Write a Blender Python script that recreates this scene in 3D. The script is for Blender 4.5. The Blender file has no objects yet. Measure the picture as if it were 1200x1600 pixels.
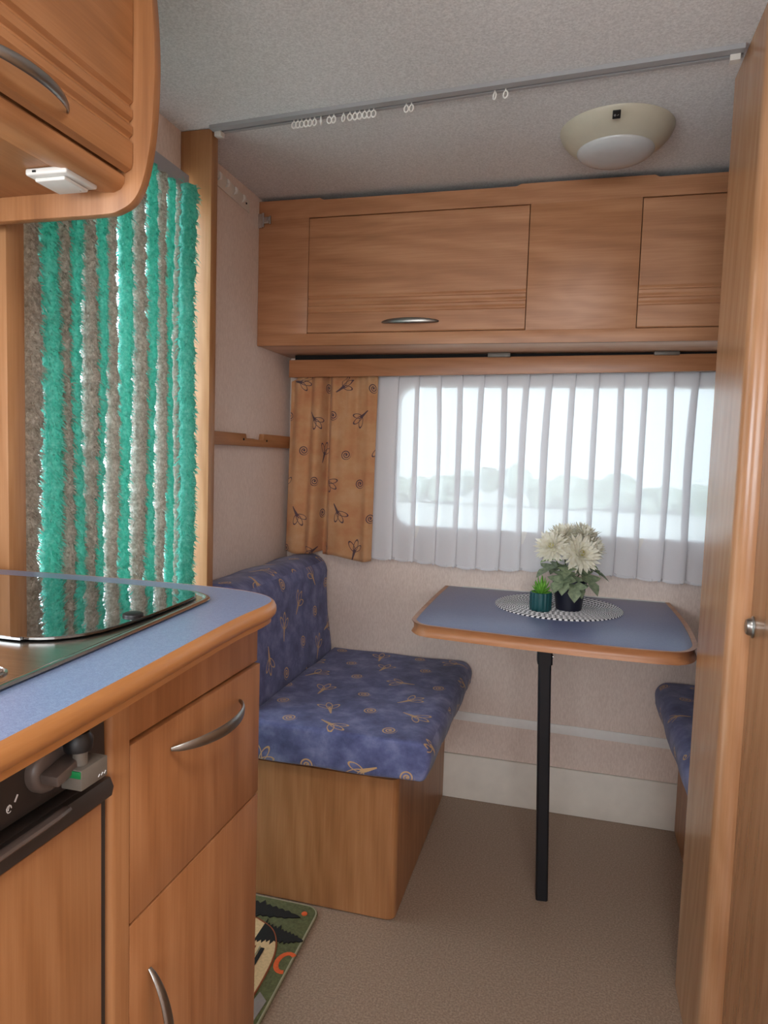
import bpy, bmesh, math, random
import numpy as np
from mathutils import Vector, Matrix
random.seed(7); RNG = np.random.default_rng(7)
PI = math.pi
SC = bpy.context.scene

# ---------------------------------------------------------------- camera
def cam_basis(yaw, pitch, roll):
    cy, sy, cp, sp = math.cos(yaw), math.sin(yaw), math.cos(pitch), math.sin(pitch)
    fw = Vector((-sy*cp, cy*cp, sp)); r = Vector((cy, sy, 0)); u = r.cross(fw)
    c, s = math.cos(roll), math.sin(roll)
    return c*r+s*u, -s*r+c*u, fw
cd = bpy.data.cameras.new('camera'); cam = bpy.data.objects.new('camera', cd)
SC.collection.objects.link(cam)
_r, _u, _f = cam_basis(0.2592, -0.0767, 0.0309)
m = Matrix((_r, _u, -_f)).transposed().to_4x4(); m.translation = (0, 0, 1.16)
cam.matrix_world = m
cd.sensor_fit = 'VERTICAL'; cd.sensor_height = 24; cd.lens = 24*1092.5/1600
cd.clip_start = 0.02; cd.clip_end = 200
SC.camera = cam

# ---------------------------------------------------------------- world, daylight, exposure
SKY = 5.2
w = bpy.data.worlds.new('sky'); SC.world = w; w.use_nodes = True
nt = w.node_tree; nt.nodes.clear()
o = nt.nodes.new('ShaderNodeOutputWorld'); bg = nt.nodes.new('ShaderNodeBackground')
bg.inputs[0].default_value = (0.80, 0.90, 1.0, 1); bg.inputs[1].default_value = SKY
nt.links.new(bg.outputs[0], o.inputs[0])

def daylight(name, loc, rot, sx, sy, power, col=(0.86, 0.93, 1.0)):
    l = bpy.data.lights.new(name, 'AREA'); l.shape = 'RECTANGLE'; l.size = sx; l.size_y = sy
    l.energy = power; l.color = col
    ob = bpy.data.objects.new(name, l); ob.location = loc; ob.rotation_euler = rot
    SC.collection.objects.link(ob); return ob
def portal(name, loc, rot, sx, sy):
    ob = daylight(name, loc, rot, sx, sy, 1); ob.data.cycles.is_portal = True; return ob
portal('portal_window', (0, 2.42, 1.17), (-PI/2, 0, 0), 1.2, 0.52)
portal('portal_door', (-1.06, 1.295, 0.9), (0, -PI/2, 0), 1.85, 0.6)
# fill lights added at unseen openings: front window, kitchen window, roof hatch
daylight('fill_front_window', (0.0, -1.66, 1.25), (PI/2, 0, 0), 1.5, 0.75, 21, (1.0, 0.96, 0.92))
daylight('fill_kitchen_window', (-1.04, 0.05, 1.27), (0, -PI/2, 0), 0.40, 0.75, 9)
daylight('fill_roof_hatch', (0.15, 0.25, 1.99), (0, 0, 0), 0.38, 0.38, 7, (1.0, 0.93, 0.85))
SC.view_settings.view_transform = 'Standard'; SC.view_settings.look = 'None'
SC.view_settings.gamma = 1; SC.view_settings.use_curve_mapping = False
SC.view_settings.exposure = 0.14

# ---------------------------------------------------------------- materials
def lin(c):
    return tuple(((x/255)/12.92 if x/255 <= .04045 else ((x/255+.055)/1.055)**2.4) for x in c)+(1,)

class NT:
    """small node-tree writer"""
    def __init__(s, name):
        s.m = bpy.data.materials.new(name); s.m.use_nodes = True
        s.t = s.m.node_tree; s.t.nodes.clear()
        s.out = s.n('ShaderNodeOutputMaterial')
    def n(s, typ, **kw):
        x = s.t.nodes.new(typ)
        for k, v in kw.items(): setattr(x, k, v)
        return x
    def l(s, a, b): s.t.links.new(a, b)
    def math(s, op, a, b=None, c=None):
        x = s.n('ShaderNodeMath', operation=op)
        for i, v in enumerate((a, b, c)):
            if v is None: continue
            if isinstance(v, (int, float)): x.inputs[i].default_value = v
            else: s.l(v, x.inputs[i])
        return x.outputs[0]
    def coords(s, kind='Object', scale=(1, 1, 1)):
        tc = s.n('ShaderNodeTexCoord'); mp = s.n('ShaderNodeMapping')
        mp.inputs['Scale'].default_value = scale; s.l(tc.outputs[kind], mp.inputs[0]); return mp.outputs[0]
    def noise(s, vec, scale, detail=3, rough=.55, dist=0):
        x = s.n('ShaderNodeTexNoise'); x.inputs['Scale'].default_value = scale
        x.inputs['Detail'].default_value = detail; x.inputs['Roughness'].default_value = rough
        x.inputs['Distortion'].default_value = dist
        if vec is not None: s.l(vec, x.inputs['Vector'])
        return x.outputs['Fac']
    def ramp(s, fac, stops):
        x = s.n('ShaderNodeValToRGB'); e = x.color_ramp.elements
        while len(e) < len(stops): e.new(.5)
        for i, (p, c) in enumerate(stops): e[i].position = p; e[i].color = c
        s.l(fac, x.inputs[0]); return x.outputs[0]
    def mix(s, fac, a, b, mode='MIX'):
        x = s.n('ShaderNodeMix', data_type='RGBA', blend_type=mode)
        for i, v in ((0, fac), (6, a), (7, b)):
            if isinstance(v, (int, float, tuple)): x.inputs[i].default_value = v
            else: s.l(v, x.inputs[i])
        return x.outputs[2]
    def bump(s, h, strength=.2, dist=.001):
        x = s.n('ShaderNodeBump'); x.inputs['Strength'].default_value = strength
        x.inputs['Distance'].default_value = dist; s.l(h, x.inputs['Height']); return x.outputs[0]
    def pbsdf(s, col, rough=.5, metal=0, normal=None, **kw):
        p = s.n('ShaderNodeBsdfPrincipled')
        for k, v in (('Base Color', col), ('Roughness', rough), ('Metallic', metal)):
            if isinstance(v, (int, float, tuple)): p.inputs[k].default_value = v
            else: s.l(v, p.inputs[k])
        for k, v in kw.items(): p.inputs[k.replace('_', ' ')].default_value = v
        if normal is not None: s.l(normal, p.inputs['Normal'])
        s.l(p.outputs[0], s.out.inputs[0]); return p

def plain(name, rgb, rough=.5, metal=0, var=.06, scale=60, bump=0, **kw):
    t = NT(name); c = lin(rgb); v = t.coords()
    n = t.noise(v, scale)
    a = tuple(x*(1-var) for x in c[:3])+(1,); b = tuple(min(1, x*(1+var)) for x in c[:3])+(1,)
    col = t.ramp(n, [(.3, a), (.7, b)])
    nm = t.bump(n, bump, .002) if bump else None
    t.pbsdf(col, rough, metal, nm, **kw); return t.m

def wood(name, dark, mid, light, axis='z', rough=.38, off=(0, 0, 0), spec=.5):
    t = NT(name); tc = t.n('ShaderNodeTexCoord')
    def mp(along, across):
        x = t.n('ShaderNodeMapping'); sc = [across]*3; sc['xyz'.index(axis)] = along
        x.inputs['Scale'].default_value = sc; x.inputs['Location'].default_value = off
        t.l(tc.outputs['Object'], x.inputs[0]); return x.outputs[0]
    broad = t.noise(mp(.9, 6), 1.4, 3, .6, 1.6)
    wv = t.n('ShaderNodeTexWave', wave_type='BANDS', bands_direction='DIAGONAL'); wv.inputs['Scale'].default_value = 2.2
    wv.inputs['Distortion'].default_value = 9; wv.inputs['Detail'].default_value = 2.5; wv.inputs['Detail Scale'].default_value = .8
    t.l(mp(.8, 6), wv.inputs[0])
    fine = t.noise(mp(6, 210), 1, 4, .65)
    stave = t.noise(mp(.05, 24), 1, 0)
    f = t.math('ADD', t.math('MULTIPLY', broad, .45), t.math('MULTIPLY', wv.outputs['Fac'], .09))
    f = t.math('ADD', f, t.math('MULTIPLY', fine, .33)); fig = t.noise(mp(1.1, 5), 1.0, 1.5, .5, .6)
    f = t.math('ADD', f, t.math('MULTIPLY', t.math('SINE', t.math('MULTIPLY', fig, 85)), .022)); f = t.math('ADD', f, t.math('MULTIPLY', stave, .22))
    col = t.ramp(f, [(.30, lin(dark)), (.52, lin(mid)), (.74, lin(light))])
    t.pbsdf(col, rough, 0, t.bump(fine, .08, .0006), Specular_IOR_Level=spec); return t.m

W_V = wood('wood_vertical', (130, 82, 48), (155, 103, 64), (175, 124, 84), 'z')
W_V2 = wood('wood_bench', (134, 88, 52), (160, 109, 68), (180, 130, 88), 'z', off=(3, 5, 1))
W_WD = wood('wood_wardrobe', (152, 106, 70), (172, 125, 88), (190, 144, 108), 'z', .22, off=(7, 1, 0))
W_H = wood('wood_horizontal', (144, 96, 64), (170, 118, 82), (190, 139, 102), 'x', .42)
W_PALE = wood('wood_lit_underside', (192, 148, 118), (210, 168, 138), (224, 186, 158), 'x', .4)  # paler wood: window light on the locker underside put into its colour
W_Y = wood('wood_long', (140, 92, 54), (164, 112, 70), (182, 130, 88), 'y', .42)
W_EDGE = wood('wood_edge', (146, 94, 50), (166, 112, 64), (182, 130, 82), 'y', .35, off=(2, 9, 4))
W_EDGEX = wood('wood_edge_dark', (146, 94, 60), (168, 114, 76), (184, 132, 94), 'x', .35, off=(2, 9, 4))
W_JAMB = wood('wood_jamb', (140, 94, 56), (164, 116, 74), (184, 138, 96), 'z', .42, off=(5, 2, 8))

def wallpaper():
    t = NT('wall_paper'); v = t.coords('Object', (1, 1, .25))
    n = t.noise(v, 350, 3); big = t.noise(t.coords(), 5, 3)
    a = t.ramp(big, [(.3, lin((222, 203, 191))), (.7, lin((232, 215, 204)))])
    c = t.mix(.35, a, t.ramp(n, [(.35, lin((206, 186, 174))), (.65, lin((246, 232, 222)))]))
    t.pbsdf(c, .6, 0, t.bump(n, .15, .001)); return t.m
M_WALL = wallpaper()
def ceilmat():
    t = NT('ceiling_fabric'); v = t.coords(); n = t.noise(v, 230, 4, .7)
    c = t.ramp(n, [(.35, lin((200, 201, 203))), (.65, lin((232, 233, 235)))])
    t.pbsdf(c, .85, 0, t.bump(n, .4, .001)); return t.m
M_CEIL = ceilmat()
def floormat():
    t = NT('vinyl_floor'); v = t.coords()
    n = t.noise(v, 215, 2, .6); n2 = t.noise(v, 600, 2)
    c = t.ramp(n, [(.36, lin((132, 110, 94))), (.50, lin((150, 127, 110))), (.64, lin((172, 150, 132)))])
    c = t.mix(.3, c, t.ramp(n2, [(.4, lin((122, 102, 86))), (.6, lin((172, 150, 130)))]))
    t.pbsdf(c, .45, 0, t.bump(n, .1, .001)); return t.m
M_FLOOR = floormat()
M_WHITE = plain('white_plastic', (212, 210, 205), .4, var=.02)
M_BRIGHT = plain('bright_white_plastic', (238, 237, 234), .4, var=.02)
M_PLINTH = plain('pale_plinth_board', (224, 218, 208), .5, var=.05, scale=14)
M_GREYP = plain('grey_plastic', (168, 170, 178), .4, var=.02)
M_RAIL = plain('rail_plastic', (158, 160, 164), .45, var=.02)
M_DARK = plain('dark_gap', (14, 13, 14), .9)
M_CREAM = plain('lamp_cream_plastic', (190, 185, 168), .38, var=.02)
M_LENS = plain('lamp_milky_lens', (205, 208, 210), .22, var=.02, Transmission_Weight=.15)
M_BLACK = plain('black_plastic', (16, 16, 18), .45)
M_LEG = plain('black_powder_coated_metal', (15, 17, 24), .5, bump=.05)
M_BROWN = plain('dark_brown_plastic', (54, 46, 42), .5, var=.05)
M_BROWN2 = plain('brown_knob_plastic', (88, 76, 70), .4, var=.05)
M_GREYL = plain('grey_lock_plastic', (104, 98, 90), .45)
M_GREEN = plain('green_plastic', (16, 122, 66), .4)
M_SATIN = plain('satin_metal', (150, 148, 144), .33, 1, var=.05)
M_CHROME = plain('chrome', (200, 200, 200), .18, 1, var=.03)
M_CORK = plain('raised_white_print', (205, 205, 205), .6)
def steel():
    t = NT('brushed_steel'); v = t.coords('Object', (4, 300, 4)); n = t.noise(v, 1, 2)
    t.pbsdf(t.ramp(n, [(.3, lin((176, 172, 166))), (.7, lin((200, 197, 190)))]), .24, 1, t.bump(n, .05, .0005)); return t.m
M_STEEL = steel()
def lidglass():
    t = NT('smoked_glass_lid'); t.pbsdf(lin((10, 11, 11)), .015, 0, None, IOR=1.85, Specular_IOR_Level=.75, Coat_Weight=1.0, Coat_Roughness=.01); return t.m
M_LID = lidglass()
def laminate(name, a, b, c, rough):
    t = NT(name); v = t.coords(); n = t.noise(v, 900, 2, .6); n2 = t.noise(v, 260, 2)
    k = t.ramp(n, [(.34, lin(a)), (.5, lin(b)), (.68, lin(c))])
    k = t.mix(.35, k, t.ramp(n2, [(.4, lin(b)), (.62, lin(c))]))
    t.pbsdf(k, rough, 0, None); return t.m
M_TOP = laminate('blue_worktop_laminate', (84, 98, 128), (104, 120, 152), (130, 146, 174), .30)
M_TAB = laminate('blue_table_laminate', (78, 86, 122), (92, 100, 138), (110, 118, 154), .34)

def motif_mask(t, uv, cell):
    """1 where a line of a spiral or a three-petal sprig is printed"""
    sep = t.n('ShaderNodeSeparateXYZ'); t.l(uv, sep.inputs[0])
    M = t.math
    py = M('DIVIDE', sep.outputs[1], cell); row = M('FLOOR', py)
    px = M('ADD', M('DIVIDE', sep.outputs[0], cell), M('MULTIPLY', M('FLOORED_MODULO', row, 2), .5))
    ci = M('FLOOR', px)
    cv = t.n('ShaderNodeCombineXYZ'); t.l(ci, cv.inputs[0]); t.l(row, cv.inputs[1]); cv.inputs[2].default_value = 3.7
    wn = t.n('ShaderNodeTexWhiteNoise', noise_dimensions='3D'); t.l(cv.outputs[0], wn.inputs['Vector'])
    sc = t.n('ShaderNodeSeparateColor'); t.l(wn.outputs['Color'], sc.inputs[0])
    lx = M('SUBTRACT', M('SUBTRACT', px, ci), M('ADD', .5, M('MULTIPLY', M('SUBTRACT', sc.outputs[0], .5), .22)))
    ly = M('SUBTRACT', M('SUBTRACT', py, row), M('ADD', .5, M('MULTIPLY', M('SUBTRACT', sc.outputs[1], .5), .22)))
    r = M('SQRT', M('ADD', M('MULTIPLY', lx, lx), M('MULTIPLY', ly, ly)))
    th = M('DIVIDE', M('ARCTAN2', ly, lx), 2*PI)
    s = M('FRACT', M('SUBTRACT', M('DIVIDE', r, .064), th))
    ln = M('LESS_THAN', M('ABSOLUTE', M('SUBTRACT', s, .5)), .23)
    spiral = M('MULTIPLY', ln, M('LESS_THAN', r, .150))
    spiral = M('MAXIMUM', spiral, M('LESS_THAN', r, .026))
    ang = M('MULTIPLY', sc.outputs[2], 2*PI); ca = M('COSINE', ang); sa = M('SINE', ang)
    a = M('ADD', M('MULTIPLY', lx, ca), M('MULTIPLY', ly, sa)); b = M('SUBTRACT', M('MULTIPLY', ly, ca), M('MULTIPLY', lx, sa)); a = M('MULTIPLY', a, .84); b = M('MULTIPLY', b, .84)
    stem = M('MULTIPLY', M('LESS_THAN', M('ABSOLUTE', a), M('ADD', .012, M('MULTIPLY', M('ADD', b, .32), .10))),
             M('MULTIPLY', M('GREATER_THAN', b, -.32), M('LESS_THAN', b, -.05)))
    stem = M('MULTIPLY', stem, M('LESS_THAN', M('ABSOLUTE', a), .034))
    fl = stem
    for k, q in ((-.75, .95), (0, 1.0), (.75, .85)):
        c2, s2 = math.cos(k), math.sin(k)
        b0 = M('ADD', b, .07)
        u = M('ADD', M('MULTIPLY', b0, c2), M('MULTIPLY', a, s2)); v = M('SUBTRACT', M('MULTIPLY', a, c2), M('MULTIPLY', b0, s2))
        uu = M('DIVIDE', M('SUBTRACT', u, .15*q), .15*q); vv = M('DIVIDE', v, .055)
        e = M('SQRT', M('ADD', M('MULTIPLY', uu, uu), M('MULTIPLY', vv, vv)))
        fl = M('MAXIMUM', fl, M('LESS_THAN', M('ABSOLUTE', M('SUBTRACT', e, 1)), .14))
    typ = M('FLOORED_MODULO', M('ADD', ci, M('FLOOR', M('MULTIPLY', row, .5))), 2)
    return M('ADD', M('MULTIPLY', typ, spiral), M('MULTIPLY', M('SUBTRACT', 1, typ), fl))

def fabric(name, stops, ink, cell, rough=.9, translucent=0, blot=14):
    t = NT(name); tc = t.n('ShaderNodeTexCoord'); uv = tc.outputs['UV']
    n = t.noise(uv, blot, 5, .62); weave = t.noise(uv, 900, 1)
    base = t.ramp(n, [(p, lin(c)) for p, c in stops])
    mk = motif_mask(t, uv, cell); col = t.mix(t.math('MULTIPLY', mk, .85), base, lin(ink))
    p = t.pbsdf(col, rough, 0, t.bump(weave, .15, .0006))
    p.inputs['Sheen Weight'].default_value = .15
    if translucent:
        tr = t.n('ShaderNodeBsdfTranslucent'); t.l(col, tr.inputs[0])
        mx = t.n('ShaderNodeMixShader'); mx.inputs[0].default_value = translucent
        t.l(p.outputs[0], mx.inputs[1]); t.l(tr.outputs[0], mx.inputs[2]); t.l(mx.outputs[0], t.out.inputs[0])
    return t.m
M_BLUEF = fabric('blue_upholstery', [(.32, (66, 72, 112)), (.5, (90, 97, 142)), (.68, (124, 131, 174))], (206, 166, 112), .128)
M_ORANGE = fabric('orange_curtain_cloth', [(.3, (206, 140, 98)), (.5, (214, 162, 116)), (.7, (222, 180, 138))], (46, 44, 76), .112, .9, .25, 9)

def sheer():
    t = NT('white_sheer_voile'); v = t.coords('Object', (900, 900, 900)); n = t.noise(v, 1, 1)
    df = t.n('ShaderNodeBsdfDiffuse'); df.inputs[0].default_value = lin((246, 245, 248))
    tr = t.n('ShaderNodeBsdfTranslucent'); tr.inputs[0].default_value = lin((240, 241, 248))
    tp = t.n('ShaderNodeBsdfTransparent')
    m1 = t.n('ShaderNodeMixShader'); m1.inputs[0].default_value = .19
    t.l(df.outputs[0], m1.inputs[1]); t.l(tr.outputs[0], m1.inputs[2])
    m2 = t.n('ShaderNodeMixShader'); f = t.math('ADD', .06, t.math('MULTIPLY', n, .08)); t.l(f, m2.inputs[0])
    t.l(m1.outputs[0], m2.inputs[1]); t.l(tp.outputs[0], m2.inputs[2]); t.l(m2.outputs[0], t.out.inputs[0]); return t.m
M_SHEER = sheer()
def pane():
    t = NT('acrylic_pane'); g = t.n('ShaderNodeBsdfGlossy'); g.inputs['Roughness'].default_value = .02
    tp = t.n('ShaderNodeBsdfTransparent'); tp.inputs[0].default_value = (.93, .97, .96, 1)
    fr = t.n('ShaderNodeFresnel'); m_ = t.n('ShaderNodeMixShader'); t.l(fr.outputs[0], m_.inputs[0])
    t.l(tp.outputs[0], m_.inputs[1]); t.l(g.outputs[0], m_.inputs[2]); t.l(m_.outputs[0], t.out.inputs[0]); return t.m
M_PANE = pane()
def chenille(name, a, b, c):
    t = NT(name); v = t.coords(); n = t.noise(v, 130, 4, .75)
    col = t.ramp(n, [(.3, lin(a)), (.5, lin(b)), (.72, lin(c))])
    p = t.pbsdf(col, .5); p.inputs['Sheen Weight'].default_value = .3
    tr = t.n('ShaderNodeBsdfTranslucent'); t.l(col, tr.inputs[0])
    mx = t.n('ShaderNodeMixShader'); mx.inputs[0].default_value = .5
    t.l(p.outputs[0], mx.inputs[1]); t.l(tr.outputs[0], mx.inputs[2]); t.l(mx.outputs[0], t.out.inputs[0]); return t.m
M_TEAL = chenille('teal_chenille', (72, 186, 168), (104, 210, 194), (156, 232, 220))
M_TAUPE = chenille('taupe_chenille', (146, 137, 126), (184, 176, 165), (228, 222, 214))
def leafmat(name, a, b, tr_=.3):
    t = NT(name); n = t.noise(t.coords(), 90, 3); col = t.ramp(n, [(.3, lin(a)), (.7, lin(b))])
    p = t.pbsdf(col, .5); tr = t.n('ShaderNodeBsdfTranslucent'); t.l(col, tr.inputs[0])
    mx = t.n('ShaderNodeMixShader'); mx.inputs[0].default_value = tr_
    t.l(p.outputs[0], mx.inputs[1]); t.l(tr.outputs[0], mx.inputs[2]); t.l(mx.outputs[0], t.out.inputs[0]); return t.m
M_LEAF = leafmat('grey_green_leaf', (108, 126, 100), (160, 174, 140)); M_LEAFB = leafmat('fresh_green_leaf', (120, 160, 80), (170, 200, 130))
M_SUCC = leafmat('bright_succulent_leaf', (96, 170, 50), (150, 212, 92)); M_PETAL = leafmat('cream_petal', (232, 228, 206), (246, 244, 234), .25)
M_EYE = leafmat('yellow_flower_centre', (206, 196, 90), (228, 222, 150)); M_STEM = plain('stem_green', (80, 100, 50), .6)
M_POT = plain('navy_black_pot_plastic', (26, 28, 44), .45, var=.03); M_POT2 = plain('dark_teal_ribbed_pot', (28, 78, 82), .35)
M_SOIL = plain('white_pot_filling', (200, 198, 194), .8, bump=.4)
def matweave():
    t = NT('placemat_weave'); tc = t.n('ShaderNodeTexCoord'); sp = t.n('ShaderNodeSeparateXYZ'); t.l(tc.outputs['Object'], sp.inputs[0])
    M = t.math; r = M('SQRT', M('ADD', M('MULTIPLY', sp.outputs[0], sp.outputs[0]), M('MULTIPLY', sp.outputs[1], sp.outputs[1])))
    ring = M('FLOOR', M('DIVIDE', r, .0088)); th = M('ARCTAN2', sp.outputs[1], sp.outputs[0])
    k = M('MULTIPLY', th, M('FLOOR', M('ADD', M('MULTIPLY', ring, 3.6), 4)))
    f = M('GREATER_THAN', M('SINE', M('ADD', k, M('MULTIPLY', ring, 2.4))), -.1)
    col = t.mix(f, lin((34, 38, 48)), lin((236, 236, 238))); t.pbsdf(col, .7); return t.m
M_WEAVE = matweave()
M_RUG = plain('green_rug_pile', (92, 96, 62), .95, var=.25, scale=160, bump=.5)
M_RUGB = plain('black_rug_pile', (22, 22, 20), .95, var=.2, scale=160); M_RUGC = plain('cream_rug_pile', (206, 176, 132), .95, var=.12, scale=160)
M_RUGO = plain('orange_rug_pile', (212, 92, 44), .95, var=.1, scale=160); M_RUGN = plain('brown_rug_pile', (128, 66, 34), .95)
M_RUGE = plain('pale_green_rug_border', (150, 146, 118), .95); M_RUGG = plain('grey_rug_pile', (136, 128, 124), .95)
M_GRASS = plain('pale_gravel', (206, 206, 196), .9, var=.1, scale=3); M_HEDGE = plain('hedge_leaves', (184, 200, 176), .8, var=.3, scale=20)

# ---------------------------------------------------------------- geometry helpers
class G:
    def __init__(s): s.v = []; s.f = []; s.uv = None
    def add(s, vs, fs):
        b = len(s.v); s.v += [tuple(p) for p in vs]; s.f += [tuple(i+b for i in f) for f in fs]; return s
    def bm(s, bm):
        bm.verts.index_update(); s.add([v.co for v in bm.verts], [[v.index for v in f.verts] for f in bm.faces]); bm.free(); return s
    def box(s, x0, x1, y0, y1, z0, z1, bev=.0015, seg=2):
        bm = bmesh.new(); bmesh.ops.create_cube(bm, size=1)
        for v in bm.verts: v.co = (x0+(v.co.x+.5)*(x1-x0), y0+(v.co.y+.5)*(y1-y0), z0+(v.co.z+.5)*(z1-z0))
        if bev: bmesh.ops.bevel(bm, geom=list(bm.edges), offset=bev, segments=seg, affect='EDGES', profile=.5)
        return s.bm(bm)
    def prism(s, poly, axis, a0, a1, bev=0, seg=2):
        """poly in the two other axes (in xyz order), extruded along axis"""
        bm = bmesh.new()
        def P(p, a):
            q = list(p); q.insert('xyz'.index(axis), a); return q
        lo = [bm.verts.new(P(p, a0)) for p in poly]; hi = [bm.verts.new(P(p, a1)) for p in poly]; n = len(poly)
        f0 = bm.faces.new(lo); f1 = bm.faces.new(hi[::-1])
        for i in range(n): bm.faces.new((lo[i], hi[i], hi[(i+1) % n], lo[(i+1) % n]))
        bmesh.ops.recalc_face_normals(bm, faces=bm.faces)
        if bev:
            ed = set(f0.edges) | set(f1.edges)
            bmesh.ops.bevel(bm, geom=list(ed), offset=bev, segments=seg, affect='EDGES', profile=.5)
        return s.bm(bm)
    def sweep(s, pts, radii, n=10, up=(0, 0, 1), closed=False, cap=True):
        """elliptical tube: radii = list of (side, up) half sizes"""
        pts = [Vector(p) for p in pts]; N = len(pts); rings = []; upv = Vector(up)
        for i, p in enumerate(pts):
            if closed: t = (pts[(i+1) % N]-pts[i-1]).normalized()
            else: t = (pts[min(i+1, N-1)]-pts[max(i-1, 0)]).normalized()
            a = t.cross(upv)
            if a.length < 1e-4: a = t.cross(Vector((1, 0, 0)))
            a.normalize(); b = a.cross(t).normalized(); ra, rb = radii[i] if hasattr(radii[i], '__len__') else (radii[i],)*2
            rings.append([p+a*ra*math.cos(2*PI*k/n)+b*rb*math.sin(2*PI*k/n) for k in range(n)])
        vs = [q for r in rings for q in r]; fs = []
        for i in range(N if closed else N-1):
            j = (i+1) % N
            for k in range(n): fs.append((i*n+k, i*n+(k+1) % n, j*n+(k+1) % n, j*n+k))
        if cap and not closed: fs += [tuple(range(n))[::-1], tuple((N-1)*n+k for k in range(n))]
        return s.add(vs, fs)
    def lathe(s, prof, c, n=40, dirz=1, tilt=None):
        """prof = [(r, h)], revolved around z through c"""
        vs = []; fs = []; L = len(prof)
        for r, h in prof:
            for k in range(n):
                p = Vector((max(r, 1e-5)*math.cos(2*PI*k/n), max(r, 1e-5)*math.sin(2*PI*k/n), h*dirz))
                if tilt is not None: p = tilt @ p
                vs.append(p+Vector(c))
        for i in range(L-1):
            for k in range(n): fs.append((i*n+k, i*n+(k+1) % n, (i+1)*n+(k+1) % n, (i+1)*n+k))
        fs.append(tuple(range(n))[::-1]); fs.append(tuple((L-1)*n+k for k in range(n)))
        return s.add(vs, fs)
    def build(s, name, mat, parent=None, loc=(0, 0, 0), smooth=40, recalc=True):
        off = Vector(parent['_l']) if parent is not None else Vector(loc)
        me = bpy.data.meshes.new(name)
        me.from_pydata([tuple(Vector(p)-off) for p in s.v], [], s.f)
        if recalc:
            bm = bmesh.new(); bm.from_mesh(me); bmesh.ops.recalc_face_normals(bm, faces=bm.faces); bm.to_mesh(me); bm.free()
        me.materials.append(mat)
        if smooth:
            me.polygons.foreach_set('use_smooth', [True]*len(me.polygons)); me.set_sharp_from_angle(angle=math.radians(smooth))
        if s.uv is not None:
            lay = me.uv_layers.new(name='UVMap'); arr = []
            for lp in me.loops: arr += list(s.uv[lp.vertex_index])
            lay.data.foreach_set('uv', arr)
        ob = bpy.data.objects.new(name, me); SC.collection.objects.link(ob)
        if parent is not None: ob.parent = parent
        else: ob.location = loc
        ob['_l'] = tuple(off); return ob

def thing(name, label, cat, loc, group=None):
    e = bpy.data.objects.new(name, None); e.empty_display_size = .05; SC.collection.objects.link(e)
    e.location = loc; e['_l'] = tuple(loc); e['label'] = label; e['category'] = cat
    if group: e['group'] = group
    return e
def tag(o, label, cat, group=None):
    o['label'] = label; o['category'] = cat
    if group: o['group'] = group
    return o
def struct(o, label, cat):
    o['kind'] = 'structure'; o['label'] = label; o['category'] = cat; return o
def B(*a, **k): return G().box(*a, **k)
def arc(cx, cy, r, a0, a1, n=6):
    return [(cx+r*math.cos(math.radians(a0+(a1-a0)*i/n)), cy+r*math.sin(math.radians(a0+(a1-a0)*i/n))) for i in range(n+1)]
def bow_handle(c, along, out, L, bow, h, mat, parent, thick=.0034, dip=0):
    c, along, out = Vector(c), Vector(along), Vector(out); up = along.cross(out); pts = []; rad = []; n = 28
    for i in range(n+1):
        t = -1+2*i/n; e = max(0, 1-t*t)
        pts.append(c+along*t*L/2+out*(.0012+bow*e**.8)); rad.append((thick*(.45+.55*e), .0022+(h/2-.0022)*e**.6))
    return G().sweep(pts, rad, 12, up=up).build('handle', mat, parent)

XL, YW, ZC = -.973, 2.327, 1.95
# ================================================================= SETTING
fl = B(-1.02, 1.02, -1.64, 2.36, -.03, 0, bev=0).build('floor', M_FLOOR); struct(fl, 'speckled beige vinyl floor', 'floor')
# ceiling with a roof hatch opening added out of view for fill light
hx0, hx1, hy0, hy1 = -.05, .35, .05, .45
g = G()
g.box(-1.02, 1.02, hy1, 2.36, ZC, ZC+.03, bev=0).box(-1.02, 1.02, -1.64, hy0, ZC, ZC+.03, bev=0)
g.box(-1.02, hx0, hy0, hy1, ZC, ZC+.03, bev=0).box(hx1, 1.02, hy0, hy1, ZC, ZC+.03, bev=0)
struct(g.build('ceiling', M_CEIL), 'grey speckled fabric ceiling', 'ceiling')
# end wall with the window opening
wx0, wx1, wz0, wz1 = -.60, .60, .905, 1.432
g = G(); g.box(XL, wx0, YW, YW+.03, .157, ZC, bev=0).box(wx1, .973, YW, YW+.03, .157, ZC, bev=0)
g.box(wx0, wx1, YW, YW+.03, .157, wz0, bev=0).box(wx0, wx1, YW, YW+.03, wz1, ZC, bev=0)
struct(g.build('wall_back', M_WALL), 'beige papered end wall around the window', 'wall')
struct(B(XL+.001, .972, YW-.004, YW+.03, .001, .155, bev=.001).build('baseboard_back', M_PLINTH), 'scuffed pale board along the foot of the end wall', 'baseboard')
tr = G().prism([(-.972, .3145), (.4, .2985), (.4, .2665), (-.972, .2855)], 'y', YW-.005, YW-.0002, bev=.0015)
struct(tr.build('trim_1', M_BRIGHT), 'white plastic strip across the end wall below the table', 'trim')
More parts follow.
